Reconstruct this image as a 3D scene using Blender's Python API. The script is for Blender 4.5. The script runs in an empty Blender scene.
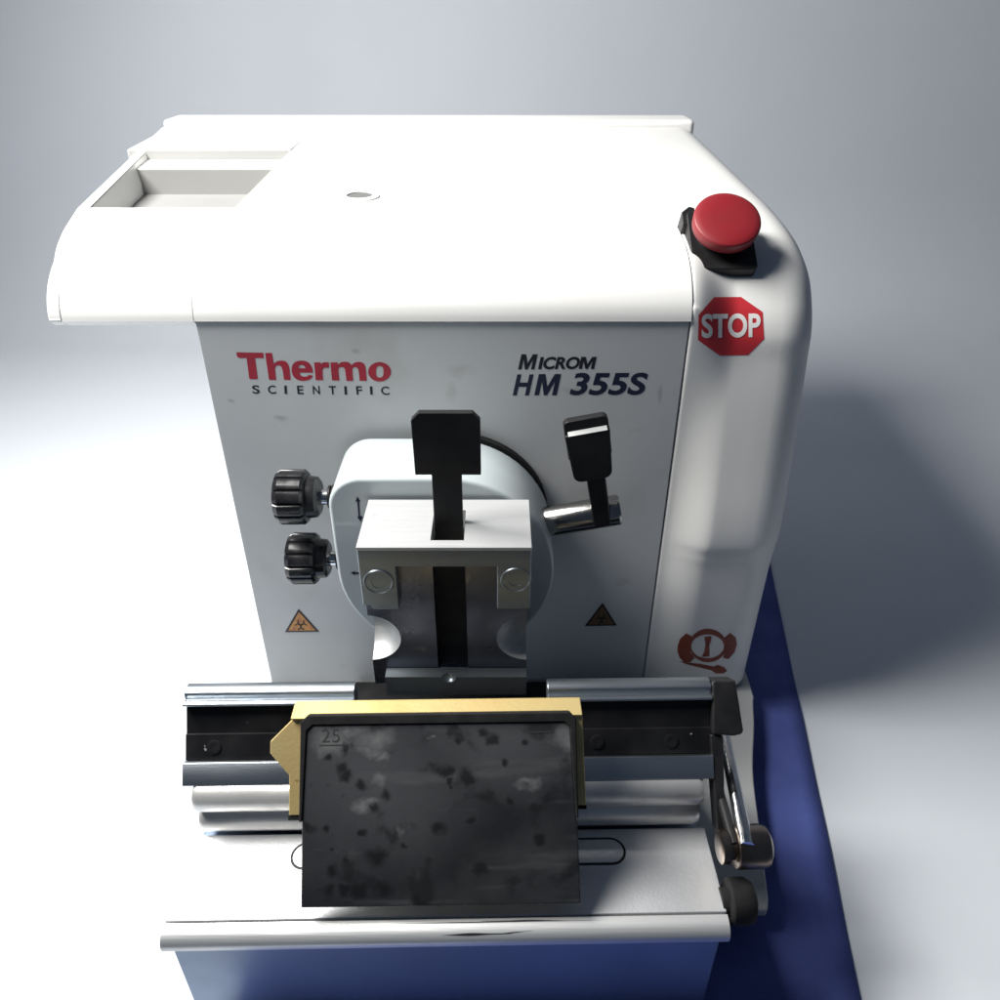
import bpy, bmesh, math, random
from mathutils import Vector, Matrix
from mathutils.bvhtree import BVHTree
from mathutils.geometry import tessellate_polygon

random.seed(4)
scene = bpy.context.scene
COL = scene.collection
S = 0.001                                   # everything below is written in millimetres
R = math.radians

# ------------------------------------------------------------------ camera
CAM = Vector((0, -399, 249)); PITCH = R(32); F = 785.0
FWD = Vector((0, math.cos(PITCH), -math.sin(PITCH)))
UPV = Vector((0, math.sin(PITCH), math.cos(PITCH)))
cd = bpy.data.cameras.new('camera'); cam = bpy.data.objects.new('camera', cd); COL.objects.link(cam)
cam.location = CAM * S; cam.rotation_euler = (R(90) - PITCH, 0, 0)
cd.sensor_width = 36; cd.lens = 36 * F / 1000; cd.dof.use_dof = True; cd.dof.focus_distance = .41; cd.dof.aperture_fstop = 13; cd.clip_start = 0.01; cd.clip_end = 50
scene.camera = cam

def ray(px, row):                            # viewing direction of a pixel of the 1000 x 1000 photograph
    return FWD + UPV * ((500 - row) / F) + Vector((1, 0, 0)) * ((px - 500) / F)

# ------------------------------------------------------------------ materials
def nd(nt, t, **kw):
    n = nt.nodes.new(t)
    for k, v in kw.items(): setattr(n, k, v)
    return n

def material(name, col, rough=0.4, metal=0.0, col2=None, nscale=60, detail=5, nlo=0.4, nhi=0.7, rvar=0.08,
             bump=0.0, bscale=800, stretch=(1, 1, 1), coat=0.0, spec=0.5):
    m = bpy.data.materials.new(name); m.use_nodes = True; nt = m.node_tree
    b = nt.nodes['Principled BSDF']
    b.inputs['Metallic'].default_value = metal; b.inputs['Roughness'].default_value = rough
    b.inputs['Specular IOR Level'].default_value = spec
    b.inputs['Coat Weight'].default_value = coat
    tc = nd(nt, 'ShaderNodeTexCoord'); mp = nd(nt, 'ShaderNodeMapping')
    mp.inputs['Scale'].default_value = stretch
    nt.links.new(tc.outputs['Object'], mp.inputs['Vector'])
    n = nd(nt, 'ShaderNodeTexNoise'); n.inputs['Scale'].default_value = nscale; n.inputs['Detail'].default_value = detail
    nt.links.new(mp.outputs['Vector'], n.inputs['Vector'])
    mr = nd(nt, 'ShaderNodeMapRange'); mr.inputs[1].default_value = nlo; mr.inputs[2].default_value = nhi
    nt.links.new(n.outputs['Fac'], mr.inputs['Value'])
    mx = nd(nt, 'ShaderNodeMix', data_type='RGBA')
    mx.inputs['A'].default_value = (*col, 1); mx.inputs['B'].default_value = (*(col2 or col), 1)
    nt.links.new(mr.outputs[0], mx.inputs['Factor'])
    nt.links.new(mx.outputs['Result'], b.inputs['Base Color'])
    if rvar:
        rr = nd(nt, 'ShaderNodeMapRange'); rr.inputs[1].default_value = 0.3; rr.inputs[2].default_value = 0.7
        rr.inputs[3].default_value = max(rough - rvar, 0.02); rr.inputs[4].default_value = min(rough + rvar, 1)
        nt.links.new(n.outputs['Fac'], rr.inputs['Value']); nt.links.new(rr.outputs[0], b.inputs['Roughness'])
    if bump:
        n2 = nd(nt, 'ShaderNodeTexNoise'); n2.inputs['Scale'].default_value = bscale; n2.inputs['Detail'].default_value = 3
        nt.links.new(mp.outputs['Vector'], n2.inputs['Vector'])
        bp = nd(nt, 'ShaderNodeBump'); bp.inputs['Strength'].default_value = bump; bp.inputs['Distance'].default_value = 0.0004
        nt.links.new(n2.outputs['Fac'], bp.inputs['Height']); nt.links.new(bp.outputs['Normal'], b.inputs['Normal'])
    m['mix'] = mx.name
    return m

def add_layer(m, col, nscale, lo, hi, seed=0.0, stretch=(1, 1, 1), kind='noise', warp=0.0, strength=1.0):
    """a further stain layer over a material's base colour"""
    nt = m.node_tree; b = nt.nodes['Principled BSDF']
    src = b.inputs['Base Color'].links[0].from_socket
    tc = nd(nt, 'ShaderNodeTexCoord'); mp = nd(nt, 'ShaderNodeMapping')
    mp.inputs['Scale'].default_value = stretch; mp.inputs['Location'].default_value = (seed, seed * 1.7, seed * .6)
    nt.links.new(tc.outputs['Object'], mp.inputs['Vector'])
    vec = mp.outputs['Vector']
    if kind == 'noise':
        n = nd(nt, 'ShaderNodeTexNoise'); n.inputs['Detail'].default_value = 6
        out = n.outputs['Fac']
    else:
        n = nd(nt, 'ShaderNodeTexVoronoi'); out = n.outputs['Distance']
        if warp:
            w = nd(nt, 'ShaderNodeTexNoise'); w.inputs['Scale'].default_value = nscale * 2.2; w.inputs['Detail'].default_value = 3
            nt.links.new(vec, w.inputs['Vector'])
            ad = nd(nt, 'ShaderNodeVectorMath', operation='MULTIPLY_ADD'); ad.inputs[1].default_value = (warp,) * 3
            nt.links.new(w.outputs['Color'], ad.inputs[0]); nt.links.new(vec, ad.inputs[2]); vec = ad.outputs[0]
    n.inputs['Scale'].default_value = nscale
    nt.links.new(vec, n.inputs['Vector'])
    mr = nd(nt, 'ShaderNodeMapRange'); mr.inputs[1].default_value = lo; mr.inputs[2].default_value = hi
    mr.inputs[4].default_value = strength
    nt.links.new(out, mr.inputs['Value'])
    mx = nd(nt, 'ShaderNodeMix', data_type='RGBA'); mx.inputs['B'].default_value = (*col, 1)
    nt.links.new(src, mx.inputs['A']); nt.links.new(mr.outputs[0], mx.inputs['Factor'])
    nt.links.new(mx.outputs['Result'], b.inputs['Base Color'])

def spot_layer(m, col, spots, soft=0.25, warp=0.004, strength=1.0):
    """stains of given centre and size (mm): (x, y, z, rx, ry, rz)"""
    nt = m.node_tree; b = nt.nodes['Principled BSDF']
    tc = nd(nt, 'ShaderNodeTexCoord')
    w = nd(nt, 'ShaderNodeTexNoise'); w.inputs['Scale'].default_value = 160; w.inputs['Detail'].default_value = 4
    nt.links.new(tc.outputs['Object'], w.inputs['Vector'])
    ad = nd(nt, 'ShaderNodeVectorMath', operation='MULTIPLY_ADD'); ad.inputs[1].default_value = (warp,) * 3
    nt.links.new(w.outputs['Color'], ad.inputs[0]); nt.links.new(tc.outputs['Object'], ad.inputs[2])
    sb = nd(nt, 'ShaderNodeVectorMath', operation='SUBTRACT'); sb.inputs[1].default_value = (warp / 2,) * 3
    nt.links.new(ad.outputs[0], sb.inputs[0])
    acc = None
    for (x, y, z, rx, ry, rz) in spots:
        mp = nd(nt, 'ShaderNodeMapping', vector_type='TEXTURE')
        mp.inputs['Location'].default_value = (x * S, y * S, z * S); mp.inputs['Scale'].default_value = (rx * S, ry * S, rz * S)
        nt.links.new(sb.outputs[0], mp.inputs['Vector'])
        ln = nd(nt, 'ShaderNodeVectorMath', operation='LENGTH'); nt.links.new(mp.outputs[0], ln.inputs[0])
        mr = nd(nt, 'ShaderNodeMapRange'); mr.inputs[1].default_value = 1 + soft; mr.inputs[2].default_value = 1 - soft
        nt.links.new(ln.outputs['Value'], mr.inputs['Value'])
        if acc is None: acc = mr.outputs[0]
        else:
            mm = nd(nt, 'ShaderNodeMath', operation='MAXIMUM'); nt.links.new(acc, mm.inputs[0]); nt.links.new(mr.outputs[0], mm.inputs[1]); acc = mm.outputs[0]
    ms = nd(nt, 'ShaderNodeMath', operation='MULTIPLY'); ms.inputs[1].default_value = strength
    nt.links.new(acc, ms.inputs[0])
    src = b.inputs['Base Color'].links[0].from_socket
    mx = nd(nt, 'ShaderNodeMix', data_type='RGBA'); mx.inputs['B'].default_value = (*col, 1)
    nt.links.new(src, mx.inputs['A']); nt.links.new(ms.outputs[0], mx.inputs['Factor'])
    nt.links.new(mx.outputs['Result'], b.inputs['Base Color'])

M = {}
M['white'] = material('white_plastic', (.80, .80, .785), .42, col2=(.76, .76, .74), nscale=14, bump=.12, bscale=1600, rvar=.06)
M['panel'] = material('panel_paint', (.565, .585, .595), .45, col2=(.53, .55, .56), nscale=18, bump=.10, bscale=1400)
add_layer(M['panel'], (.40, .37, .32), 17, .60, .78, 3.1, strength=.45)
add_layer(M['panel'], (.30, .29, .27), 60, .70, .80, 7.7, stretch=(.5, 1, 1.2), strength=.5)
def on_panel(lst):
    out = []
    for px_, row_, rx, rz in lst:
        d = ray(px_, row_); c = CAM + d * (-CAM.y / d.y); out.append((c.x, c.y, c.z, rx / 1.75, 4, rz / 1.5))
    return out
spot_layer(M['panel'], (.33, .30, .26), on_panel([(461, 371, 9, 3), (452, 392, 4, 6), (447, 428, 5, 8), (590, 437, 5, 3)]), .9, .010, .35)
spot_layer(M['panel'], (.16, .17, .19), on_panel([(281, 419, 5, 2), (231, 400, 3, 1.2), (660, 395, 2, 6), (356, 351, 3, 2)]), .8, .006, .42)
M['foot'] = material('foot_paint', (.44, .45, .45), .5, col2=(.39, .40, .40), nscale=25, bump=.1)
M['head'] = material('head_enamel', (.50, .56, .575), .34, col2=(.46, .515, .53), nscale=30, coat=.25)
add_layer(M['head'], (.34, .33, .30), 90, .68, .80, 1.3, strength=.6)
M['alu'] = material('brushed_aluminium', (.84, .85, .84), .45, .75, col2=(.66, .67, .68), nscale=40, stretch=(.12, 3, 3), bump=.22, bscale=300)
M['plate_alu'] = material('worn_aluminium', (.80, .81, .82), .46, .8, col2=(.72, .73, .75), nscale=22, bump=.18, bscale=900)
add_layer(M['plate_alu'], (.90, .90, .90), 46, .66, .76, 4.4, strength=.6)
add_layer(M['plate_alu'], (.34, .34, .34), 120, .70, .78, 2.2, strength=.5)
M['clamp_alu'] = material('milled_aluminium', (.64, .65, .655), .42, .5, col2=(.59, .60, .605), nscale=160, stretch=(.06, 3, 3), bump=.18, bscale=420)
add_layer(M['clamp_alu'], (.22, .21, .19), 85, .66, .76, 6.1, strength=.6)
M['clamp_face'] = material('stained_steel', (.20, .215, .26), .30, 1.0, col2=(.14, .15, .19), nscale=40, bump=.12)
add_layer(M['clamp_face'], (.50, .47, .40), 75, .60, .72, 9.1, strength=.7)
M['milled'] = material('lit_milled_scoop', (.50, .51, .51), .5, .6, col2=(.42, .43, .43), nscale=80, stretch=(1, 1, 3), bump=.15)  # paler metal in the scoops paints the light they catch
M['steel'] = material('bright_steel', (.78, .79, .80), .16, 1.0, col2=(.62, .62, .63), nscale=120, rvar=.08, bump=.05)
M['roller'] = material('ground_steel', (.76, .75, .73), .36, .7, col2=(.62, .61, .59), nscale=70, detail=8, nlo=.5, nhi=.8, rvar=.06, bump=.15, bscale=1600)
M['dark_chrome'] = material('dark_chrome', (.42, .41, .40), .17, 1.0, col2=(.30, .29, .28), nscale=60, rvar=.07, bump=.06)
M['chrome'] = material('worn_chrome', (.26, .22, .19), .30, 1.0, col2=(.10, .07, .05), nscale=45, nlo=.45, nhi=.7, rvar=.06)
M['black'] = material('black_plastic', (.012, .012, .013), .42, col2=(.02, .02, .021), nscale=70, bump=.12, bscale=1500, spec=.35)
M['blackmetal'] = material('blackened_steel', (.010, .010, .011), .48, col2=(.016, .016, .017), nscale=60, bump=.1, spec=.3)
M['knob'] = material('black_bakelite', (.010, .010, .012), .26, col2=(.018, .018, .02), nscale=90, spec=.5, rvar=.1)
M['rubber'] = material('black_rubber', (.012, .012, .013), .75, col2=(.02, .02, .02), nscale=120, spec=.2)
M['recess'] = material('black_anodised', (.008, .008, .009), .38, col2=(.014, .014, .015), nscale=55, spec=.3)
add_layer(M['recess'], (.35, .35, .35), 210, .715, .74, 5.5, strength=.8)
M['blockblue'] = material('blue_grey_block', (.27, .34, .46), .42, .6, col2=(.22, .28, .38), nscale=14, bump=.15, bscale=700)
M['dark_steel_shade'] = material('dark_steel_jaw_shade', (.30, .34, .37), .36, .85, col2=(.24, .27, .30), nscale=50, stretch=(.3, 2, 2), bump=.12)  # dark steel of screws and bar; on the jaw front it paints shade
M['barface'] = material('satin_steel', (.46, .50, .54), .34, 1.0, col2=(.38, .42, .46), nscale=30, stretch=(.3, 2, 2), bump=.12)
M['brass'] = material('old_brass', (.76, .60, .28), .50, .7, col2=(.58, .42, .18), nscale=38, nlo=.45, nhi=.75, bump=.2, bscale=700)
add_layer(M['brass'], (.10, .07, .04), 170, .71, .76, 8.4, strength=.8)
M['red'] = material('red_plastic', (.24, .013, .02), .5, col2=(.21, .012, .018), nscale=40, bump=.05, bscale=1800)
M['redprint'] = material('red_print', (.40, .022, .045), .5, col2=(.32, .02, .04), nscale=150)
M['stopred'] = material('red_sticker', (.55, .035, .045), .4, col2=(.50, .03, .04), nscale=60)
M['stopwhite'] = material('white_print', (.80, .80, .79), .45)
M['blackprint'] = material('black_print', (.012, .013, .02), .5)
M['navyprint'] = material('navy_print', (.012, .015, .045), .5)
M['orange'] = material('orange_sticker', (.62, .30, .08), .45, col2=(.42, .16, .07), nscale=260, nlo=.45, nhi=.65)
M['brown'] = material('dark_brown_sticker', (.17, .10, .045), .5, col2=(.11, .07, .035), nscale=260)
M['rust'] = material('red_brown_print', (.24, .045, .022), .5, col2=(.18, .035, .02), nscale=150)
M['mat'] = material('blue_mat_cloth', (.085, .115, .36), .8, col2=(.065, .09, .29), nscale=26, bump=.45, bscale=900, spec=.3)
M['bench'] = material('pale_backdrop_laminate', (.66, .695, .745), .6, col2=(.64, .675, .725), nscale=6, bump=.06, bscale=500)
M['wall'] = material('grey_blue_wall_paint', (.50, .525, .565), .7, col2=(.485, .51, .55), nscale=4, bump=.05, bscale=300)
M['sidewall'] = material('white_wall_panel', (.82, .82, .82), .6, col2=(.80, .80, .80), nscale=4)
M['greyplastic'] = material('grey_plastic', (.26, .26, .255), .5, col2=(.24, .24, .235), nscale=20)
M['hole_shade'] = material('hole_shade_grey', (.12, .12, .12), .6)
M['dark'] = material('dark_gap', (.01, .01, .012), .6)

# ------------------------------------------------------------------ object helpers
XF = Matrix.Identity(4)

def tag(o, label=None, cat=None, group=None, kind=None):
    if label: o['label'] = label
    if cat: o['category'] = cat
    if group: o['group'] = group
    if kind: o['kind'] = kind
    return o

def thing(name, loc, label, cat, group=None):
    o = bpy.data.objects.new(name, None); COL.objects.link(o)
    o.location = Vector(loc) * S; o.empty_display_size = .02
    return tag(o, label, cat, group)

def origin_of(o):
    p = Vector((0, 0, 0))
    while o: p = p + Vector(o.location); o = o.parent
    return p

def obj(name, verts, faces, mat, parent=None, bevel=0, seg=3, smooth=True, angle=35):
    """links ONE mesh object; verts in millimetres, world position"""
    vs = [(XF @ Vector(v)) for v in verts]
    me = bpy.data.meshes.new(name)
    c = Vector((sum(v.x for v in vs), sum(v.y for v in vs), sum(v.z for v in vs))) / max(len(vs), 1) if False else Vector((0, 0, 0))
    me.from_pydata([tuple(v * S) for v in vs], [], faces); me.update()
    bm = bmesh.new(); bm.from_mesh(me)
    bmesh.ops.remove_doubles(bm, verts=bm.verts, dist=1e-6)
    bmesh.ops.recalc_face_normals(bm, faces=bm.faces)
    bm.to_mesh(me); bm.free()
    return link(name, me, mat, parent, bevel, seg, smooth, angle)

def link(name, me, mat, parent=None, bevel=0, seg=3, smooth=True, angle=35):
    me.materials.clear(); me.materials.append(M[mat])
    o = bpy.data.objects.new(name, me); COL.objects.link(o)
    if smooth:
        me.shade_smooth()
        if not bevel: me.set_sharp_from_angle(angle=R(angle))
    if bevel:
        b = o.modifiers.new('bevel', 'BEVEL'); b.width = bevel * S; b.segments = seg; b.limit_method = 'ANGLE'; b.angle_limit = R(angle)
        b.harden_normals = True
    if parent:
        o.parent = parent
        root = parent
        while root.parent: root = root.parent
        if parent is root: o.matrix_parent_inverse = Matrix.Translation(-root.location)
    return o

def prism(pts, vec):
    n = len(pts); v = [Vector(p) for p in pts]; w = [p + Vector(vec) for p in v]
    f = [tuple(range(n)), tuple(range(2 * n - 1, n - 1, -1))]
    f += [(i, n + i, n + (i + 1) % n, (i + 1) % n) for i in range(n)]
    return v + w, f

def box(x0, x1, y0, y1, z0, z1):
    return prism([(x0, y0, z0), (x1, y0, z0), (x1, y0, z1), (x0, y0, z1)], (0, y1 - y0, 0))

def yz(profile, x0, x1): return prism([(x0, y, z) for y, z in profile], (x1 - x0, 0, 0))

def xz(outline, y0, y1): return prism([(x, y0, z) for x, z in outline], (0, y1 - y0, 0))

def lathe(p, axis, prof, seg=40, lobes=None):
    """prof = [(t, r, lobed)] along axis from p"""
    a = Vector(axis).normalized(); u = a.orthogonal().normalized(); w = a.cross(u); p = Vector(p)
    V = []; Fc = []
    for q in prof:
        t, r = q[0], q[1]; lb = q[2] if len(q) > 2 else 0
        for k in range(seg):
            th = 2 * math.pi * k / seg
            rr = r * (1 - lb * (max(0, math.cos(lobes * th)) ** 6)) if lb else r
            V.append(p + a * t + (u * math.cos(th) + w * math.sin(th)) * rr)
    for i in range(len(prof) - 1):
        for k in range(seg):
            k2 = (k + 1) % seg
            Fc.append((i * seg + k, i * seg + k2, (i + 1) * seg + k2, (i + 1) * seg + k))
    Fc.append(tuple(range(seg))[::-1]); Fc.append(tuple(range((len(prof) - 1) * seg, len(prof) * seg)))
    return V, Fc

def merge(*parts):
    V = []; Fc = []
    for v, f in parts:
        n = len(V); V += list(v); Fc += [tuple(i + n for i in q) for q in f]
    return V, Fc

def tmp_obj(vf):
    me = bpy.data.meshes.new('cut'); me.from_pydata([tuple(Vector(v) * S) for v in vf[0]], [], vf[1])
    bm = bmesh.new(); bm.from_mesh(me); bmesh.ops.recalc_face_normals(bm, faces=bm.faces); bm.to_mesh(me); bm.free()
    o = bpy.data.objects.new('cut', me); COL.objects.link(o); return o

def boolean(vf, cuts, unions=()):
    o = tmp_obj(vf); extra = []
    for c in unions:
        k = tmp_obj(c); extra.append(k); md = o.modifiers.new('u', 'BOOLEAN'); md.operation = 'UNION'; md.object = k; md.solver = 'EXACT'
    for c in cuts:
        k = tmp_obj(c); extra.append(k); md = o.modifiers.new('d', 'BOOLEAN'); md.operation = 'DIFFERENCE'; md.object = k; md.solver = 'EXACT'
    dg = bpy.context.evaluated_depsgraph_get()
    me = bpy.data.meshes.new_from_object(o.evaluated_get(dg))
    for k in extra + [o]: bpy.data.objects.remove(k)
    bm = bmesh.new(); bm.from_mesh(me); bmesh.ops.triangulate(bm, faces=bm.faces); bm.to_mesh(me); bm.free()
    me.transform(Matrix.Scale(1 / S, 4)); me.transform(XF); me.transform(Matrix.Scale(S, 4))
    return me

def sphere(c, r, sx=1, sy=1, sz=1):
    bm = bmesh.new(); bmesh.ops.create_uvsphere(bm, u_segments=40, v_segments=24, radius=1)
    V = [Vector(c) + Vector((v.co.x * r * sx, v.co.y * r * sy, v.co.z * r * sz)) for v in bm.verts]
    Fc = [tuple(v.index for v in f.verts) for f in bm.faces]; bm.free(); return V, Fc

# ------------------------------------------------------------------ prints and stickers lying on a surface
def bvh(*objs):
    V = []; P = []
    for o in objs:
        n = len(V); V += [v.co.copy() for v in o.data.vertices]
        o.data.calc_loop_triangles(); P += [[i + n for i in t.vertices] for t in o.data.loop_triangles]
    return BVHTree.FromPolygons(V, P)

def lay(tree, p2, off):
    o, d = CAM * S, ray(*p2).normalized()
    loc, nor, i, dist = tree.ray_cast(o, d)
    if loc is None: loc, nor = o + d * ((-.0135 - o.y) / d.y), Vector((0, -1, 0))
    if nor.dot(d) > 0: nor = -nor
    return (loc + nor * off * S) / S

def decal(name, tree, loops, mat, parent, off=.10, grid=0):
    """loops: list of shapes, each [outer, hole, ...] in photograph pixels, laid on the surface"""
    V = []; Fc = []
    for sh in loops:
        flat = [p for l in sh for p in l]
        tri = tessellate_polygon([[Vector((p[0], p[1], 0)) for p in l] for l in sh])
        bm = bmesh.new()
        vv = [bm.verts.new((p[0], p[1], 0)) for p in flat]
        for t in tri:
            try: bm.faces.new([vv[i] for i in t])
            except ValueError: pass
        if grid:
            xs = [p[0] for p in flat]; ys = [p[1] for p in flat]
            for k in range(1, grid):
                for co, no in (((min(xs) + (max(xs) - min(xs)) * k / grid, 0, 0), (1, 0, 0)), ((0, min(ys) + (max(ys) - min(ys)) * k / grid, 0), (0, 1, 0))):
                    bmesh.ops.bisect_plane(bm, geom=bm.verts[:] + bm.edges[:] + bm.faces[:], plane_co=co, plane_no=no)
        bm.verts.index_update(); n = len(V)
        V += [(v.co.x, v.co.y) for v in bm.verts]
        Fc += [tuple(v.index + n for v in f.verts) for f in bm.faces]
        bm.free()
    W = [lay(tree, p, off) for p in V]
    me = bpy.data.meshes.new(name); me.from_pydata([tuple(w * S) for w in W], [], Fc); me.update()
    bm = bmesh.new(); bm.from_mesh(me)
    for f in bm.faces:
        if f.normal.dot(f.calc_center_median() - CAM * S) > 0: f.normal_flip()
    bm.to_mesh(me); bm.free()
    return link(name, me, mat, parent)

def glyph_mesh(text, bold=0.0, spacing=1.0):
    cu = bpy.data.curves.new('t', 'FONT'); cu.body = text; cu.offset = bold; cu.space_character = spacing; cu.resolution_u = 6
    o = bpy.data.objects.new('t', cu); COL.objects.link(o)
    dg = bpy.context.evaluated_depsgraph_get(); dg.update()
    me = bpy.data.meshes.new_from_object(o.evaluated_get(dg)); bpy.data.objects.remove(o)
    return me

def print_text(name, tree, pieces, mat, parent, off=.10, grid=0):
    """pieces: (text, (x0, row0, x1, row1) box in the photograph, bold, shear, slope)"""
    V = []; Fc = []
    for text, (x0, y0, x1, y1), bold, shear, slope in pieces:
        if not isinstance(text, str):
            tri = tessellate_polygon([[Vector((p[0], p[1], 0)) for p in text[0]]]); n = len(V)
            V += text[0]; Fc += [tuple(i + n for i in t) for t in tri]; continue
        me = glyph_mesh(text, bold)
        pts = [(v.co.x + shear * v.co.y, v.co.y) for v in me.vertices]
        a0, a1 = min(p[0] for p in pts), max(p[0] for p in pts); b0, b1 = min(p[1] for p in pts), max(p[1] for p in pts)
        n = len(V)
        for p in pts:
            x = x0 + (p[0] - a0) / max(a1 - a0, 1e-6) * (x1 - x0)
            V.append((x, y1 - (p[1] - b0) / (b1 - b0) * (y1 - y0) + slope * (x - x0)))
        Fc += [tuple(i + n for i in p.vertices) for p in me.polygons]
    if grid:
        bm = bmesh.new(); vv = [bm.verts.new((p[0], p[1], 0)) for p in V]
        for f in Fc:
            try: bm.faces.new([vv[i] for i in f])
            except ValueError: pass
        xs = [p[0] for p in V]; ys = [p[1] for p in V]
        for k in range(1, grid):
            for co, no in (((min(xs) + (max(xs) - min(xs)) * k / grid, 0, 0), (1, 0, 0)), ((0, min(ys) + (max(ys) - min(ys)) * k / grid, 0), (0, 1, 0))):
                bmesh.ops.bisect_plane(bm, geom=bm.verts[:] + bm.edges[:] + bm.faces[:], plane_co=co, plane_no=no)
        bm.verts.index_update(); V = [(v.co.x, v.co.y) for v in bm.verts]; Fc = [tuple(v.index for v in f.verts) for f in bm.faces]; bm.free()
    W = [lay(tree, p, off) for p in V]
    me = bpy.data.meshes.new(name); me.from_pydata([tuple(w * S) for w in W], [], Fc); me.update()
    return link(name, me, mat, parent)

MG = [(0, 0), (0, 1), (.29, 1), (.5, .40), (.71, 1), (1, 1), (1, 0), (.79, 0), (.79, .66), (.575, 0), (.425, 0), (.21, .66), (.21, 0)]
IG = [(0, 0), (0, 1), (1, 1), (1, 0)]
HG = [(0, 0), (0, 1), (.25, 1), (.25, .61), (.75, .61), (.75, 1), (1, 1), (1, 0), (.75, 0), (.75, .41), (.25, .41), (.25, 0)]
def slanted(g, x0, y0, x1, y1, sh=.22):
    h = y1 - y0; w = x1 - x0 - sh * h
    return [[(x0 + p[0] * w + sh * h * p[1], y1 - p[1] * h) for p in g]]

def ell(cx, cy, rx, ry, n=36, a0=0, a1=360):
    full = abs(a1 - a0) >= 360
    return [(cx + rx * math.cos(R(a0 + (a1 - a0) * k / (n if full else n - 1))), cy + ry * math.sin(R(a0 + (a1 - a0) * k / (n if full else n - 1)))) for k in range(n)]

def catmull(pts, n=5):
    out = []
    for i in range(len(pts) - 1):
        p0 = Vector(pts[max(i - 1, 0)]); p1 = Vector(pts[i]); p2 = Vector(pts[i + 1]); p3 = Vector(pts[min(i + 2, len(pts) - 1)])
        for k in range(n):
            t = k / n
            out.append(tuple(.5 * ((2 * p1) + (p2 - p0) * t + (2 * p0 - 5 * p1 + 4 * p2 - p3) * t * t + (3 * p1 - p0 - 3 * p2 + p3) * t ** 3)))
    out.append(tuple(pts[-1])); return out

# ================================================================== setting
BZ = -175
prof = [(-300, BZ - 30), (-300, BZ)] + [(700 + 200 * math.sin(R(a)), BZ + 200 - 200 * math.cos(R(a))) for a in range(0, 91, 6)] + [(900, 1300), (920, 1300), (920, BZ - 30)]
o = obj('backdrop', *yz(prof, -3200, 3200), 'bench', angle=30); tag(o, kind='structure')

# blue mat, lying a little askew under the machine
def rot2(x, y, a, cx, cy):
    return (cx + (x - cx) * math.cos(a) - (y - cy) * math.sin(a), cy + (x - cx) * math.sin(a) + (y - cy) * math.cos(a))
n = 28; V = []; Fc = []
for i in range(n + 1):
    for j in range(n + 1):
        x = -110 + 306 * i / n; y = -290 + 505 * j / n
        X, Y = rot2(x, y, R(-9.5), 60, -100)
        V.append((X, Y, BZ + 1.6 + .5 * math.sin(x * .045 + y * .02) + .35 * math.sin(y * .06 + 1)))
for i in range(n):
    for j in range(n):
        a = i * (n + 1) + j; Fc.append((a, a + n + 1, a + n + 2, a + 1))
o = obj('blue_mat', V, Fc, 'mat'); sd = o.modifiers.new('thick', 'SOLIDIFY'); sd.thickness = .0008; sd.offset = 0
tag(o, 'deep blue mat spread on the white bench under the machine', 'mat')

# ================================================================== microtome
mt = thing('microtome', (0, 150, BZ), 'white rotary microtome with red stop button and grey lettered front panel', 'microtome')
roll = catmull([(-1.2, 110.5), (-0.4, 114.5), (1.6, 119.5), (5.5, 125.2), (11, 130.5), (19, 135.7), (30, 140.1), (42, 142.6), (58, 144.8), (96, 147.5)], 4)
cover_prof = [(2, -152.2), (2, 110.5)] + roll + [(345, 163), (345, -152.2)]
cover = obj('cover', *yz(cover_prof, -160, 100), 'white', mt, angle=28)
panel = obj('front_panel', *box(-160, 99.6, 0, 1.9, -152, 109.6), 'panel', mt, bevel=.5)
tray_prof = [(3, 107)] + roll + [(97.5, 146.5), (98, 131), (212, 133), (213, 150.5), (249, 151.5), (250, 158.2), (345, 163), (345, 107)]
def flare(vf, y0=100):
    v, f = vf; return [Vector((p[0] - (55 * max(0, min(1, (p[1] - 20) / 220)) if p[0] < -200 else 0), p[1], p[2])) for p in v], f
obj('side_tray', *flare(yz(tray_prof, -229, -160.4)), 'white', mt, angle=28)
obj('tray_insert', *flare(yz([(98.2, 131.2), (211.8, 133.2), (212.7, 150.2), (214, 150.2), (214, 128), (98.2, 128)], -228.5, -161.2)), 'greyplastic', mt)
obj('tray_back', *flare(yz([(248.2, 151.8), (249.6, 158.0), (252, 158.0), (252, 150)], -228.5, -161.2)), 'greyplastic', mt)
end_prof = [(3, 107)] + roll + [(345, 163), (345, 107)]
obj('tray_end', *flare(yz(end_prof, -236, -229.3)), 'white', mt, bevel=2)
obj('rear_rim', *box(-291, 168, 346.3, 385, -152, 168.5), 'white', mt, bevel=4, seg=4)
# hole in the lid, left uncut: a grey disc paints its inner shade
hc = (-88, 121, 149.3)
obj('lid_hole_shade', *lathe((hc[0], hc[1], hc[2] - .6), (0, -.0625, 1), [(0, 8.2), (.9, 8.2), (.9, 0.5)], 36), 'hole_shade', mt)
V, Fc = lathe((hc[0], hc[1], hc[2] - .7), (0, -.0625, 1), [(0, 12), (1.5, 12), (2.0, 11), (2.0, 9), (1.6, 8.3), (0, 8.3)], 40)
obj('hole_ring', V, Fc[:-2], 'white', mt)

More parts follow.
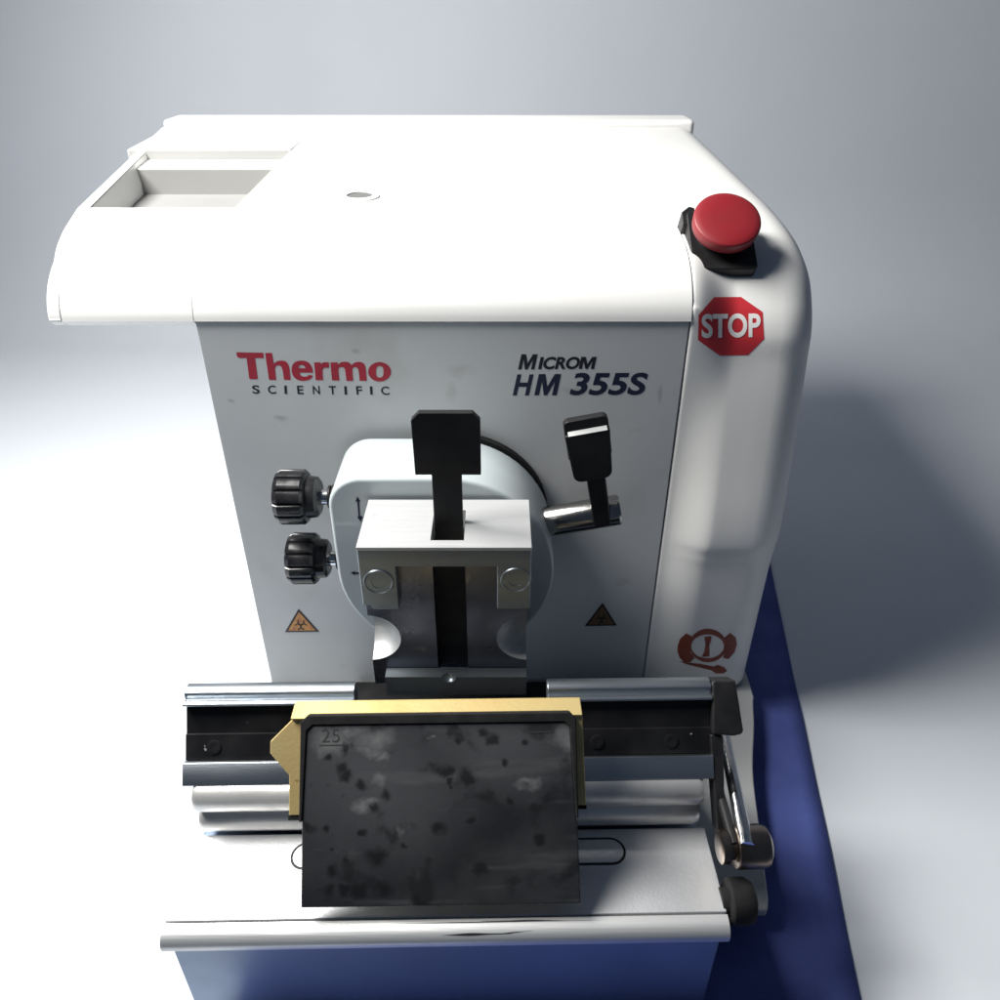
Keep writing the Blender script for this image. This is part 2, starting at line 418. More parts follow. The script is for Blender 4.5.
# bulging housing on the right
flush = catmull([(110, 148.4), (76, 146), (50, 143.4), (28, 139), (12, 130.8), (2.5, 120), (-.4, 110), (0, 90), (0, 60), (0, 24), (0, -5), (0, -25), (0, -37), (0, -60), (0, -150.5)], 12)
bulge = catmull([(110, 150.5), (76, 147), (50, 141.6), (28, 131.6), (13, 116), (5.2, 101), (2.6, 85), (-1.6, 62), (-7.2, 24), (-11.4, -5), (-12.8, -25), (-10.6, -37), (-8.4, -60), (-7, -150.5)], 12)
if len(flush) != len(bulge):
    flush = catmull([(110, 148.4), (76, 146), (50, 143.4), (28, 139), (12, 130.8), (2.5, 120), (-.4, 110), (0, 62), (0, 24), (0, -5), (0, -25), (0, -37), (0, -60), (0, -150.5)], 12)
def normals2(pr):
    out = []
    for i in range(len(pr)):
        a = Vector(pr[max(i - 1, 0)]); b = Vector(pr[min(i + 1, len(pr) - 1)]); t = (b - a).normalized(); out.append(Vector((t.y, -t.x)))
    return out
stations = []
for x in [100.35, 101.0, 101.8] + [102.6 + 1.2 * q for q in range(22)] + [131, 136, 142]: stations.append((x, 0.6 if x < 100.8 else (.15 if x < 101.5 else 0)))
RR = 18
for k in range(9): a = R(90 * k / 8); stations.append((151 + 22 * math.sin(a), RR * (1 - math.cos(a))))
V = []; Fc = []
for x, ins in stations:
    t = min(max((x - 100.4) / 27, 0), 1); b = t * t * (3 - 2 * t)
    pr = [tuple(Vector(p).lerp(Vector(q), b)) for p, q in zip(flush, bulge)]
    nn = normals2(pr)
    row = [(345, 163 - ins)]
    for p, q in zip(pr, nn): row.append((p[0] - q.x * ins, p[1] - q.y * ins))
    row[-1] = (row[-1][0], -150.5); row.append((345, -150.5))
    V += [(x, y, z) for y, z in row]
L = len(flush) + 2
for i in range(len(stations) - 1):
    for j in range(L):
        j2 = (j + 1) % L; Fc.append((i * L + j, i * L + j2, (i + 1) * L + j2, (i + 1) * L + j))
Fc.append(tuple(range(L))); Fc.append(tuple(range((len(stations) - 1) * L, len(stations) * L))[::-1])
housing = obj('side_housing', V, Fc, 'white', mt, angle=40)
# base plate and feet
foot = [(-162, 345), (-162, -60), (-120, -163), (141, -163)] + catmull([(143, -157), (151, -110), (158, -72), (172, -22), (176, 30), (176, 345)], 4)
obj('base_plate', *prism([(x, y, -159) for x, y in foot], (0, 0, 6.5)), 'foot', mt, bevel=1.2)
for x, y in ((150, 300), (-140, 300), (112, -150), (-100, -150)):
    obj('rubber_foot', *lathe((x, y, BZ + (3 if x > 0 else 0)), (0, 0, 1), [(0, 10), (1, 11), (15.8 - (3 if x > 0 else 0), 11)], 24), 'rubber', mt)

obj('shadow_plate', *box(-100, 97, -145, -3, -152.3, -147), 'blackmetal', mt, bevel=1)  # black plate added to darken the shadowed gap below the clamp

# emergency button
ax = Vector((0, -math.cos(R(54)), math.sin(R(54)))); bu = Vector((0, ax.z, -ax.y)); bx = Vector((1, 0, 0))
bc = Vector((119.6, 40.6, 139.8))
sq = []
for sx, sy in ((1, 1), (-1, 1), (-1, -1), (1, -1)):
    a0 = {(1, 1): 0, (-1, 1): 90, (-1, -1): 180, (1, -1): 270}[(sx, sy)]
    for k in range(5):
        a = R(a0 + 90 * k / 4); sq.append((sx * 14.5 + 3 * math.cos(a), sy * 16.5 - 2.5 + 3 * math.sin(a)))
btn = obj('stop_button', *prism([bc + bx * p + bu * q - ax * 10 for p, q in sq], ax * 17), 'black', mt, bevel=1)
obj('tab', *prism([bc + bx * p + bu * q - ax * 9 for p, q in ((-19.5, 9), (-12, 9), (-12, 21), (-15, 22), (-19.5, 18))], ax * 14), 'black', btn, bevel=.6)
obj('collar', *lathe(bc + ax * 5, ax, [(0, 13), (9, 13), (9.5, 12)], 40), 'black', btn)
obj('button_cap', *lathe(bc + ax * 12.5, ax, [(0, 12), (0, 16.4), (1.0, 17.4), (6.2, 17.8), (7.0, 17.5), (7.4, 16.9), (8.2, 14), (8.5, 8), (8.6, 1)], 56), 'red', btn, angle=50)

# stickers and lettering
tp = bvh(panel); th = bvh(housing)
oct_ = [(698, 340), (698.5, 315), (714, 297.2), (741, 297), (762.5, 312), (764, 339), (748, 355), (719.5, 355.5)]
st = decal('stop_sticker', th, [[oct_]], 'stopred', mt, .15, grid=24)
print_text('lettering', th, [('STOP', (701.4, 314.0, 760.4, 338), .030, 0, -.012)], 'stopwhite', st, .34, grid=30)

def z1(pts, dx=0): return [(234 + (x + dx) / 12.5, 346 + y / 12.5) for x, y in pts]
T = [(30, 78), (365, 84), (372, 150), (262, 150), (280, 280), (297, 405), (285, 414), (200, 414), (190, 400), (172, 260), (158, 150), (75, 150), (48, 140), (34, 115)]
h = [(388, 86), (475, 86), (497, 225), (515, 205), (540, 190), (570, 183), (605, 182), (640, 189), (662, 205), (682, 240), (694, 290), (700, 340), (708, 422), (625, 422), (614, 340), (604, 290), (592, 258), (570, 243), (545, 241), (522, 252), (510, 290), (517, 340), (528, 422), (438, 422), (425, 330), (405, 200)]
e = [(720, 305), (721, 270), (730, 238), (750, 210), (785, 191), (830, 182), (880, 185), (920, 198), (950, 222), (972, 258), (982, 295), (985, 332), (822, 332), (826, 355), (840, 373), (865, 384), (895, 384), (920, 375), (935, 362), (985, 368), (975, 395), (950, 416), (905, 431), (860, 435), (815, 428), (775, 412), (745, 384), (728, 345)]
eh = [(805, 277), (810, 255), (826, 241), (848, 236), (870, 242), (886, 258), (893, 277)]
r_ = [(0, 205), (80, 203), (88, 228), (103, 211), (125, 202), (185, 205), (188, 270), (135, 270), (115, 280), (106, 305), (112, 425), (22, 425), (12, 310)]
m_ = [(205, 205), (295, 205), (302, 235), (318, 214), (345, 201), (380, 197), (415, 199), (448, 212), (470, 240), (492, 217), (525, 203), (560, 198), (595, 203), (626, 222), (642, 255), (650, 320), (660, 435), (570, 435), (562, 340), (553, 290), (536, 268), (508, 262), (486, 275), (478, 300), (482, 350), (490, 435), (405, 435), (394, 335), (385, 285), (370, 266), (340, 260), (315, 268), (305, 290), (308, 350), (316, 430), (225, 430), (215, 310)]
oo = ell(820, 322, 143, 121, 40); oh = [(822 + 47 * math.copysign(abs(math.cos(a)) ** .75, math.cos(a)), 322 + 72 * math.copysign(abs(math.sin(a)) ** .75, math.sin(a))) for a in [2 * math.pi * k / 36 for k in range(36)]]
decal('wordmark', tp, [[z1(T)], [z1(h)], [z1(e), z1(eh)], [z1(r_, 1000)], [z1(m_, 1000)], [z1(oo, 1000), z1(oh, 1000)]], 'redprint', mt)
sci = []
for ch, xa, xb, dy in (('S', 130, 175, 0), ('C', 223, 272, .2), ('I', 323.5, 331.5, .3), ('E', 393, 435, .5), ('N', 485, 530, .6), ('T', 580, 623, .8), ('I', 676, 684, .9), ('F', 740, 778, 1.0), ('I', 827, 835, 1.1), ('C', 888, 940, 1.3)):
    if ch == 'I':
        c = 230 + (xa + xb) / 11.76; sci.append((slanted(IG, c - 1.0, 385.2 + dy, c + 1.0, 393.6 + dy, -.06), (0, 0, 0, 0), 0, 0, 0)); continue
    sci.append((ch, (230 + xa / 5.88, 385.2 + dy, 230 + xb / 5.88, 393.6 + dy), .016 if ch != 'I' else 0, -.08, 0))
print_text('lettering', tp, sci, 'blackprint', mt)
nb = (0, 0, 0, 0)
print_text('model_lettering', tp, [(slanted(IG, 537.9, 357.0, 544.0, 369.2), nb, 0, 0, 0), ('CRO', (543.2, 356.8, 580.0, 369.3), .034, .25, -.004), (slanted(MG, 518.0, 354.2, 537.6, 369.4), nb, 0, 0, 0), (slanted(MG, 578.6, 356.8, 596.6, 368.9), nb, 0, 0, 0)], 'blackprint', mt)
print_text('model_number', tp, [('355S', (569.5, 372.8, 648, 395.2), .028, .22, -.004), (slanted(HG, 512.6, 374.3, 533.5, 395.4), nb, 0, 0, 0), (slanted(MG, 534.2, 374.0, 561.2, 395.2), nb, 0, 0, 0)], 'navyprint', mt)

def hazard(name, A, B, C_, fill, label):
    cx, cy = (A[0] + B[0] + C_[0]) / 3, (A[1] + B[1] + C_[1]) / 3
    def ins(k): return [(cx + (p[0] - cx) * k, cy + (p[1] - cy) * k) for p in (A, B, C_)]
    s = decal(name, tp, [[ins(1)]], 'blackprint', mt, .2); s['label'] = label
    decal('sticker_face', tp, [[ins(.80)]], fill, s, .35)
    sh = []
    for a in (-90, 30, 150):
        x, y = cx + 3.6 * math.cos(R(a)), cy + .6 + 3.2 * math.sin(R(a))
        sh.append([ell(x, y, 3.6, 3.2, 24, a + 55 - 0, a + 305) + ell(x, y, 2.4, 2.1, 24, a + 305, a + 55)])
    sh.append([ell(cx, cy + .6, 1.2, 1.1, 16)])
    decal('symbol', tp, sh, 'blackprint', s, .5)
hazard('hazard_sticker', (298.6, 608.6), (285, 632), (319.4, 631.6), 'orange', 'orange triangular warning sticker with black border')
hazard('hazard_sticker', (602.5, 602.5), (584.6, 626), (617, 625.4), 'brown', 'dark brown triangular warning sticker')

def z5(pts): return [(660 + x / 8.2, 610 + y / 8.2) for x, y in pts]
ring = [z5(ell(393, 290, 152, 138, 44)), z5(ell(390, 297, 134, 97, 44))]
left = [z5([(215, 190), (262, 215), (258, 250), (243, 300), (252, 350), (285, 392), (245, 430), (195, 425), (160, 390), (143, 340), (145, 290), (165, 235)])]
right = [z5([(575, 185), (622, 225), (630, 280), (612, 345), (562, 402), (515, 392), (532, 340), (540, 280), (528, 225)])]
tail = [z5([(150, 415), (230, 430), (330, 440), (440, 462), (475, 448), (530, 470), (550, 498), (520, 520), (455, 520), (425, 495), (330, 472), (220, 445)])]
eye = [z5([(365, 218), (425, 212), (418, 250), (405, 290), (405, 380), (340, 385), (362, 340), (372, 285)])]
decal('rotation_symbol', th, [ring, left, right, tail], 'rust', mt, .15, grid=12)
decal('rotation_symbol', th, [eye], 'rust', mt, .15, grid=6)

# orienting head with its two knobs and clamping lever
cx, cz, hr = -30, -15, 60
out = [(cx + hr * math.cos(R(a)), cz + hr * math.sin(R(a))) for a in range(90, -181, -6)]
out += [(cx - hr, cz + 40)] + [(cx - hr + 18 + 18 * math.cos(R(a)), cz + hr - 18 + 18 * math.sin(R(a))) for a in range(175, 90, -10)]
head = obj('orienting_head', *xz(out, -52, -6), 'head', mt, bevel=2.2, seg=4, angle=50)
obj('back_ring', *lathe((-26.5, -5.8, -9.6), (0, 1, 0), [(0, 55.4), (4.8, 55.4)], 64), 'rubber', head)
tb = bvh(head)
decal('arrow_mark', tb, [[[(357.4, 496.4), (360.6, 501), (359.4, 501.4), (360.2, 515.6), (362.8, 516.4), (360.8, 521.6), (357.2, 517.2), (358.4, 516), (357.2, 501.6), (355.2, 501.8)]]], 'navyprint', head)
decal('arrow_mark', tb, [[[(350.5, 572.8), (355, 570.6), (354.6, 572), (359.5, 572), (359.5, 573.8), (355, 574), (355.4, 575.4)]]], 'blackprint', head)
for zc, x0, sc, lab in ((20.5, -88.5, .98, None), (-21.5, -88.5, .96, None)):
    p = (x0, -30, zc)
    prof = [(11, 6), (11, 9.5), (12.5, 11.5), (16, 12), (17.5, 12.2), (18, 14.2), (19.5, 15.6, .11), (32, 15.8, .11), (34.5, 14.4, .06), (35.3, 12.5), (35.3, 2)]
    k = obj('adjusting_knob', *lathe(p, (-1, 0, 0), [(t * sc, r * sc, *q) for t, r, *q in prof], 96, 12), 'knob', mt, angle=28)
    obj('spindle', *lathe((x0 + 3, -30, zc), (-1, 0, 0), [(0, 4.4), (14.5, 4.4)], 28), 'steel', k)
    obj('washer', *lathe((x0 + 1, -30, zc), (-1, 0, 0), [(0, 7.4), (1.8, 7.4), (2, 5.2), (2.8, 5.2), (3, 7), (4.6, 7), (4.8, 5.2), (5.6, 5.2), (5.8, 6.4), (7, 6.4), (7.2, 5)], 32), 'blackmetal', k)
# clamping lever on the right: steel stub with black handle
la = Vector((1, -.05, .235)).normalized(); lp = Vector((24, -30, 3.6))
lev = obj('clamping_lever', *lathe(lp, la, [(0, 7.6), (3, 8.6), (43.0, 8.6), (44.2, 7.6), (44.2, 1)], 40), 'dark_chrome', mt)
hb = Vector((55.2, -38.5, 15)); hu = Vector((-.185, -.08, 1)).normalized(); hx = Vector((1, 0, .20)).normalized(); hn = hx.cross(hu).normalized()
if hn.y > 0: hn = -hn
obj('lever_stem', *prism([hb + hx * a + hn * b + hu * -8 for a, b in ((-5, -2.5), (5, -2.5), (5, 2.5), (-5, 2.5))], hu * 38), 'black', lev, bevel=1)
def hplate(u0, u1, n0, n1, rtop, rbot, w=11.5, w2=10.2):
    pts = []
    for sx, uu, rr, aa, ww in ((1, u1, rtop, 0, w), (-1, u1, rtop, 90, w), (-1, u0, rbot, 180, w2), (1, u0, rbot, 270, w2)):
        for q in range(5):
            a = R(aa + 90 * q / 4)
            pts.append(hb + hx * (sx * (ww - rr) + rr * math.cos(a) - 1.5) + hu * ((uu - rr if uu == u1 else uu + rr) + rr * math.sin(a)) + hn * n0)
    return prism(pts, hn * (n1 - n0))
obj('lever_handle', *hplate(26.5, 55.8, 0, 5.2, .8, 4.5), 'black', lev, bevel=.6)
obj('handle_back', *hplate(40, 63, -1.5, 3.2, 3, 1, 11.3, 11.3), 'black', lev, bevel=.6)
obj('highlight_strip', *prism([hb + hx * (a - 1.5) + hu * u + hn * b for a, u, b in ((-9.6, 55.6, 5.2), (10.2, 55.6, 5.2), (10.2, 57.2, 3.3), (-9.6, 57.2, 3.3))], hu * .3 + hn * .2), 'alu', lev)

# ================================================================== specimen clamp
sc_ = thing('specimen_clamp', (-27, -75, -58), 'milled aluminium specimen clamp with a black upright lever plate, fixed on the round head', 'clamp')
def cylv(c, axis, r, l, seg=40): return lathe(Vector(c) - Vector(axis).normalized() * l / 2, axis, [(0, r), (l, r)], seg)
body = boolean(box(-67.5, 14, -91, -54.5, -60.5, 21.5),
               [box(-33, -17, -120, -79, -80, 40), sphere((-68.5, -92.5, -28), 18, .95, .9, .85), sphere((15, -92.5, -28), 18, .95, .9, .85)])
cb = link('clamp_body', body, 'clamp_face', sc_, angle=40)
body.materials.append(M['milled'])
for p in body.polygons:
    c = p.center / S
    for sx in (-68.5, 15):
        q = (c - Vector((sx, -92.5, -28))); q = Vector((q.x / .95, q.y / .9, q.z / .85))
        if abs(q.length - 18) < .9 and abs(p.normal.z) + abs(p.normal.x) + abs(p.normal.y) > 1.02: p.material_index = 1
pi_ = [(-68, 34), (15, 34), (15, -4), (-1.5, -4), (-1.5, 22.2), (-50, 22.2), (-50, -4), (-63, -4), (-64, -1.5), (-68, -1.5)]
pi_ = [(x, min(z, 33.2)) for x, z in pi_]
obj('shaded_jaw_front', *xz(pi_, -96.8, -91.3), 'dark_steel_shade', sc_, bevel=.7, seg=2, angle=40)  # front of the same milled block, split off to paint its shade darker
jaw = boolean(box(-68, 15, -91.0, -54.6, 22.1, 34), [box(-33.2, -17.2, -91.2, -64.5, 10, 60)], unions=[box(-68, 15, -97.2, -90.8, 32.2, 34)])
link('top_block', jaw, 'clamp_alu', sc_, bevel=.5, seg=2, angle=40)
for px_, row_ in ((378.5, 582.5), (516, 580.5)):
    d = ray(px_, row_); k_ = (-97.2 - CAM.y) / d.y; c = CAM + d * k_
    s = obj('screw', *lathe((c.x, -92, c.z), (0, -1, 0), [(0, 7.6), (4.9, 7.6), (5.5, 7.2), (5.5, 6.6), (5.1, 6.2), (5.1, 3.6), (3.2, 3.3), (3.2, .5)], 36), 'dark_steel_shade', sc_, angle=25)
    obj('screw_socket', *lathe((c.x, -95.26, c.z), (0, -1, 0), [(0, 3.2), (.1, 3.2)], 6), 'dark', s)
    for o_ in (s,): pass
rb = boolean(box(-60.5, 14, -98, -91.2, -62, -49), [sphere((-27, -98.4, -49), 3.9, 1, 1, 1)])
link('retaining_bar', rb, 'dark_steel_shade', sc_, bevel=.5, seg=2, angle=40)
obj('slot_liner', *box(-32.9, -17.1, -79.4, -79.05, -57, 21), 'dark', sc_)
for x in (-63.5, 9): pass
tl = [(-32.4, 0), (-32.4, 62), (-40.2, 62), (-40.6, 90.5), (-37, 94.3), (-12.5, 94.3), (-9.0, 90.5), (-9.0, 62), (-18.2, 62), (-18.2, 0)]
obj('lever_plate', *xz(tl, -77.5, -73.5), 'blackmetal', sc_, bevel=.35, seg=2)

# ================================================================== knife holder
YAW = Matrix.Translation((0, -160, 0)) @ Matrix.Rotation(R(1.0), 4, 'Z') @ Matrix.Translation((0, 160, 0))
XF = YAW
kh = thing('knife_holder', (-24, -150, BZ), 'silver metal knife holder block with steel bars standing in front of the microtome', 'knife holder')
DT = Vector((0, -.588, -.809)); NT = Vector((0, -.809, .588))
def tp_(A, v, n): return (A[0] + DT.y * v + NT.y * n, A[1] + DT.z * v + NT.z * n)     # a (y, z) point of the tilted plane
KX0, KX1 = -150, 101.5
obj('base_block', *yz([(-203, -172.5), (-203, -105), (-196, -102.3), (-110, -102.3), (-70, -130), (-70, -135), (-165, -135.5), (-175, -172.5)], KX0 + 1, KX1 - 1.5), 'blockblue', kh, bevel=1)
obj('top_plate', *box(KX0, KX1, -199.6, -156.5, -102, -95), 'plate_alu', kh, bevel=.6, seg=2)
rail = [(-200.6, -102), (-200.6, -95.2)] + [(-201.6 - 7.0 * math.sin(R(a)), -101.2 + 6 * math.cos(R(a))) for a in range(0, 91, 10)] + [(-208.4, -103.2), (-203.2, -103.4)]
obj('front_rail', *yz(rail, KX0, KX1 - .2), 'alu', kh, angle=30)
def stadium(x0, x1, y0, y1, z0, z1, inset=0):
    r = (y1 - y0) / 2 - inset; yc = (y0 + y1) / 2; pts = []
    for k in range(17): a = R(-90 + 180 * k / 16); pts.append((x1 - (y1 - y0) / 2 + r * math.cos(a), yc + r * math.sin(a), z0))
    for k in range(17): a = R(90 + 180 * k / 16); pts.append((x0 + (y1 - y0) / 2 + r * math.cos(a), yc + r * math.sin(a), z0))
    return prism(pts, (0, 0, z1 - z0))
sl = obj('slot_insert', *stadium(-100.5, 60.5, -176, -161.4, -95.4, -94.9), 'dark', kh)
obj('key_bar', *stadium(-100.5, 60.5, -176, -161.4, -95.3, -94.6, 1.2), 'plate_alu', sl, bevel=.2, seg=2)
for x in (55, 47, -93): obj('pin', *lathe((x, -168.5, -94.7), (0, 0, 1), [(0, 2.2), (.25, 2.2), (.3, 1.8), (.2, .4)], 20), 'plate_alu', sl)
# ground rollers
for yc, zcc, rr in ((-149.5, -72.6, 8.6), (-149.0, -88.6, 8.4)):
    obj('roller', *lathe((KX0 + 3, yc, zcc), (1, 0, 0), [(0, rr - 3), (.8, rr - 1), (3, rr), (KX1 - KX0 - 9, rr), (KX1 - KX0 - 6.5, rr - 1.2), (KX1 - KX0 - 5.8, rr - 4)], 48), 'roller', kh)
obj('support_block', *box(KX0 + 4, KX1 - 3, -141, -104, -102.2, -66), 'blackmetal', kh)
# pressure bars either side of the specimen
A0 = (-132, -36)
def bar_profile():
    f = lambda v, n: tp_(A0, v, n)
    return [f(34.8, -14), f(34.8, -.6), f(34.2, 0), f(24, 0), f(23.6, -.3), f(23.2, -4.5), f(-2.8, -4.5), f(-2.8, 1.0), f(-3.4, 1.6), f(-4.6, 1.2), f(-5.4, .1), (-128.0, -33.2), (-127.2, -32.6), (-126.6, -29.6), (-125.4, -28.6), (-122.6, -28.3), (-119.8, -29.0), (-118.2, -30.8), (-117.6, -33.5)]
for x0, x1, lab in ((KX0 - 1, -69.5, 'left'), (23.6, 103, 'right')):
    b = obj('pressure_bar', *yz(bar_profile(), x0, x1), 'barface', kh, bevel=.8, seg=3, angle=38)
    ip = [tp_(A0, -2.6, -4.4), tp_(A0, -2.6, -2.6), tp_(A0, 10.6, -3.4), tp_(A0, 11, -2.2), tp_(A0, 23.0, -2.6), tp_(A0, 23.0, -4.4)]
    obj('black_insert', *yz(ip, x0 + .6, x1 - .6), 'recess', b)
    xm = x0 + (x1 - x0) * (.42 if x0 < 0 else .55)
    for dx in (-20, 16):
        p = tp_(A0, 17, -2.4); obj('grub_screw', *lathe((xm + dx, p[0], p[1]), NT, [(0, 3.4), (.35, 3.4), (.5, 3.0), (.2, 1.6), (.2, .3)], 20), 'recess', b)
# clamping lever at the right end
def tpx(x, v, n): q = tp_(A0, v, n); return (x, q[0], q[1])
arm = obj('lever_arm', *prism([tpx(103.4, -12, 1), tpx(114.5, -12, 1), tpx(117.6, 12, 1), tpx(116.8, 13.6, 1), tpx(113, 14.4, 1), tpx(102.5, 13.6, 1)], NT * -13), 'black', kh, bevel=1)
obj('lever_bracket', *prism([tpx(101.8, 13.8, -.5), tpx(108, 14.5, -.5), tpx(108, 60, -.5), tpx(104, 60, -.5)], NT * -10), 'black', arm, bevel=.8)
obj('lever_rod', *lathe((117.2, -118, -71), Vector((-6, -62, 0)), [(0, 3.1), (66, 3.4)], 28), 'steel', arm)
obj('lever_link', *lathe((107.5, -125, -74), Vector((-1, -52, 0)), [(0, 2.3), (56, 2.3)], 20), 'blackmetal', arm)
obj('clamp_knob', *lathe((100.5, -178.5, -78.5), (1, 0, 0), [(0, 6.5), (.6, 7.5), (4, 7.5), (4.4, 5.8), (6.6, 5.8), (7, 9.3), (7.6, 9.8), (19, 9.8), (22, 8.8), (23.6, 6), (24, .6)], 48), 'chrome', kh)
obj('side_knob', *lathe((100.3, -193, -98), (1, 0, 0), [(0, 6), (3, 6), (3.2, 9.4), (4.2, 10.2), (11.5, 10.2), (14.6, 8.6), (16, 5), (16.3, .5)], 48), 'rubber', kh)
# gashes on the front rail
def lens(x0, x1, w, n=16):
    up = []; dn = []
    for k in range(n + 1):
        t = k / n; x = x0 + (x1 - x0) * t; hh = w * (math.sin(math.pi * t) ** .8) * (.7 + .3 * math.sin(9 * t + x0)); up.append((x, hh)); dn.append((x, -hh * .8))
    return up, dn
def gash(x0, x1, w, a0, tilt):
    up, dn = lens(x0, x1, w); V = []
    for t in (up, dn):
        for x, hh in t:
            a = R(a0 + tilt * (x - x0) / (x1 - x0)) - hh / 8.0
            V.append((x, -201.6 - 7.12 * math.sin(a), -101.2 + 6.12 * math.cos(a)))
    n = len(up)
    obj('gash', V, [(i, i + 1, n + i + 1, n + i) for i in range(n - 1)], 'dark', kh)
gash(-27, 5, .75, 47, -2); gash(-2, 14, .25, 46, -10); gash(-52, 44, .30, 6, 0); gash(-10, 30, .5, 2, 3); gash(-140, -60, .22, 5, 0)

# ================================================================== black plate in a brass bracket
T0 = (-148, -21)
sp = thing('section_plate', (-27, -170, -95), 'blotched black plate held in a brass bracket, leaning on the silver knife holder', 'plate')
spots = []
def pp(px_, row_):                                                     # point of the plate's face seen at a pixel
    d = ray(px_, row_); nrm = NT; p0 = Vector((0, T0[0], T0[1])) + NT * 4
    k_ = (p0 - CAM).dot(nrm) / d.dot(nrm); return CAM + d * k_
DARKS = [(345, 748, 5), (331, 757, 3), (342, 768, 6), (346, 775, 5), (311, 785, 3), (329, 787, 2.5), (361, 787, 5), (386, 794, 5), (309, 829, 6), (326, 825, 4), (364, 832, 4), (330, 848, 3), (378, 856, 8), (334, 869, 6), (345, 860, 4), (326, 890, 6), (345, 889, 6), (360, 892, 7), (382, 887, 7),
         (446, 770, 6), (464, 776, 7), (450, 781, 3), (469, 781, 5), (452, 785, 2), (491, 740, 6), (483, 732, 4.5), (458, 738, 4), (505, 764, 4), (526, 742, 3), (438, 828, 6), (420, 905, 7), (405, 845, 3), (470, 820, 4), (510, 800, 4), (540, 840, 5), (480, 870, 6), (430, 860, 4), (374, 808, 3.5), (354, 745, 3)]
LIGHTS = [(376, 738, 13, 8), (370, 751, 9, 4), (383, 757, 6, 3), (379, 778, 5, 6), (364, 805, 7, 5), (401, 828, 3, 4), (371, 800, 5, 3), (330, 742, 16, 8), (566, 740, 10, 8), (528, 782, 8, 4), (345, 730, 26, 5)]
def spl(lst, k=1.0):
    out = []
    for q in lst:
        c = XF @ pp(q[0], q[1]); c2 = pp(q[0], q[1]); rx = q[2] / 2.21 * k; rv = (q[3] if len(q) > 3 else q[2]) / 2.21 * k
        out.append((c2.x, c2.y, c2.z, rx, rv, rv))
    return out
M['plate'] = material('stained_black_plate', (.018, .0195, .022), .44, col2=(.012, .013, .015), nscale=30, bump=.12, bscale=900, spec=.32, rvar=.1)
add_layer(M['plate'], (.042, .045, .048), 26, .45, .75, 2.7, strength=.9)
spot_layer(M['plate'], (.062, .066, .071), spl([(372, 775, 78, 62), (500, 745, 70, 36)]), .8, .012, .9)
add_layer(M['plate'], (.10, .10, .105), 70, .56, .74, 1.9, stretch=(.25, 1.6, 1.6), strength=.5)
spot_layer(M['plate'], (.24, .24, .24), spl(LIGHTS), .8, .010, .5)
add_layer(M['plate'], (.009, .009, .010), 62, .57, .66, 11.3, strength=.65)
spot_layer(M['plate'], (.008, .008, .009), spl(DARKS, 1.1), .4, .0075, .85)
add_layer(M['plate'], (.20, .20, .20), 240, .73, .78, 6.7, stretch=(.4, 1, 1), strength=.5)
def tq(x, v, n): q = tp_(T0, v, n); return (x, q[0], q[1])
rim = [(-85.7, -.4), (31.4, -.4), (34.2, 2.6), (34.6, 46), (33.4, 46), (31.4, 6.4), (29.0, 4.0), (-83.4, 4.0), (-86.0, 6.4), (-87.8, 46), (-89.2, 46), (-88.8, 2.6)]
obj('plate_rim', *prism([tq(x, v, .4) for x, v in rim], NT * 4.6), 'rubber', sp, bevel=.6)
pl = [(-83.5, 4.2), (29.2, 4.2), (31.6, 6.5), (33.6, 46), (34.2, 48), (35.0, 83), (-88.2, 83), (-88, 48), (-86.4, 6.5)]
plate = obj('black_plate', *prism([tq(x, v, 1.2) for x, v in pl], NT * 3.0), 'plate', sp, bevel=.7)
brassC = [(-93.4, 2), (-103.4, 11.8), (-103.4, 17.2), (-94.8, 27), (-94.8, 44.5), (-86, 44.5), (-86, 9), (32, 9), (32.5, 42), (38.6, 42), (37.6, 2)]
obj('brass_bracket', *merge(prism([tq(x, v, -7) for x, v in brassC], NT * 7.2), yz([(-151.0, -20.6), (-140, -20.6), (-140, -27), (-147, -27.5)], -93.8, 37.4)), 'brass', sp, bevel=.5, seg=2)
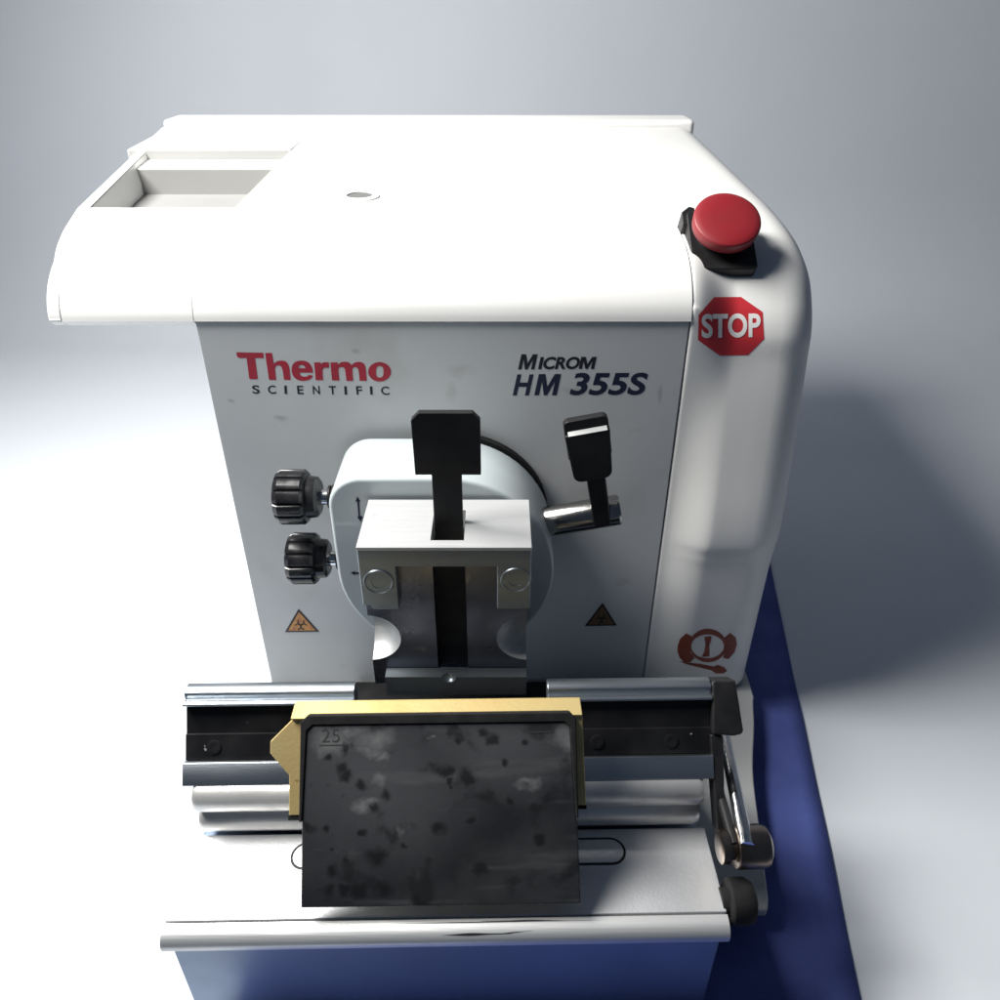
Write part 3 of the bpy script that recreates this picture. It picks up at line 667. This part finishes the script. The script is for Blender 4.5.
for x0, x1 in ((-95.2, -85.8), (33.2, 38.8)):
    obj('bracket_pad', *prism([tq(a, v, -6) for a, v in ((x0, 44.7 if x0 < 0 else 42.2), (x1, 44.7 if x0 < 0 else 42.2), (x1, 46.8 if x0 < 0 else 43.8), (x0, 46.8 if x0 < 0 else 43.8))], NT * 5.6), 'rubber', sp)
M['engrave'] = material('engraved_line', (.03, .03, .03), .7)
def plate_text(text, x0, x1, v0, v1, bold):
    me = glyph_mesh(text, bold); pts = [(v.co.x, v.co.y) for v in me.vertices]
    a0, a1 = min(p[0] for p in pts), max(p[0] for p in pts); b0, b1 = min(p[1] for p in pts), max(p[1] for p in pts)
    return [tq(x0 + (p[0] - a0) / (a1 - a0) * (x1 - x0), v1 - (p[1] - b0) / (b1 - b0) * (v1 - v0), 4.3) for p in pts], [tuple(p.vertices) for p in me.polygons]
obj('engraved_number', *plate_text('25', -79.5, -71.5, 5.8, 11.6, -.01), 'engrave', plate)
obj('engraved_line', *prism([tq(x, v, 4.25) for x, v in ((-80.5, 12.6), (-68.5, 12.6), (-68.5, 13.1), (-80.5, 13.1))], NT * .05), 'engrave', plate)
obj('engraved_line', *prism([tq(x, v, 4.25) for x, v in ((12.5, 8.2), (24, 8.0), (24, 8.6), (12.5, 8.8))], NT * .05), 'engrave', plate)
XF = Matrix.Identity(4)

# ================================================================== light
w = bpy.data.worlds.new('World'); scene.world = w; w.use_nodes = True
bg = w.node_tree.nodes['Background']; bg.inputs[0].default_value = (.40, .56, .85, 1); bg.inputs[1].default_value = 0.085
def area(name, loc, target, size, size_y, power, col):
    l = bpy.data.lights.new(name, 'AREA'); l.shape = 'RECTANGLE'; l.size = size * S; l.size_y = size_y * S; l.energy = power; l.color = col
    o = bpy.data.objects.new(name, l); COL.objects.link(o); o.location = Vector(loc) * S
    o.rotation_euler = (Vector(target) - Vector(loc)).to_track_quat('-Z', 'Y').to_euler(); return o
area('overhead_lamp', (-455, -15, 630), (-20, 20, 0), 400, 300, 16.5, (1, .98, .94))
area('left_fill', (-420, -95, -70), (-140, 0, -70), 130, 160, .07, (.80, .90, 1))  # unseen fill added to brighten the left of the front panel

scene.view_settings.view_transform = 'Standard'; scene.view_settings.look = 'None'
scene.view_settings.exposure = 0; scene.view_settings.gamma = 1
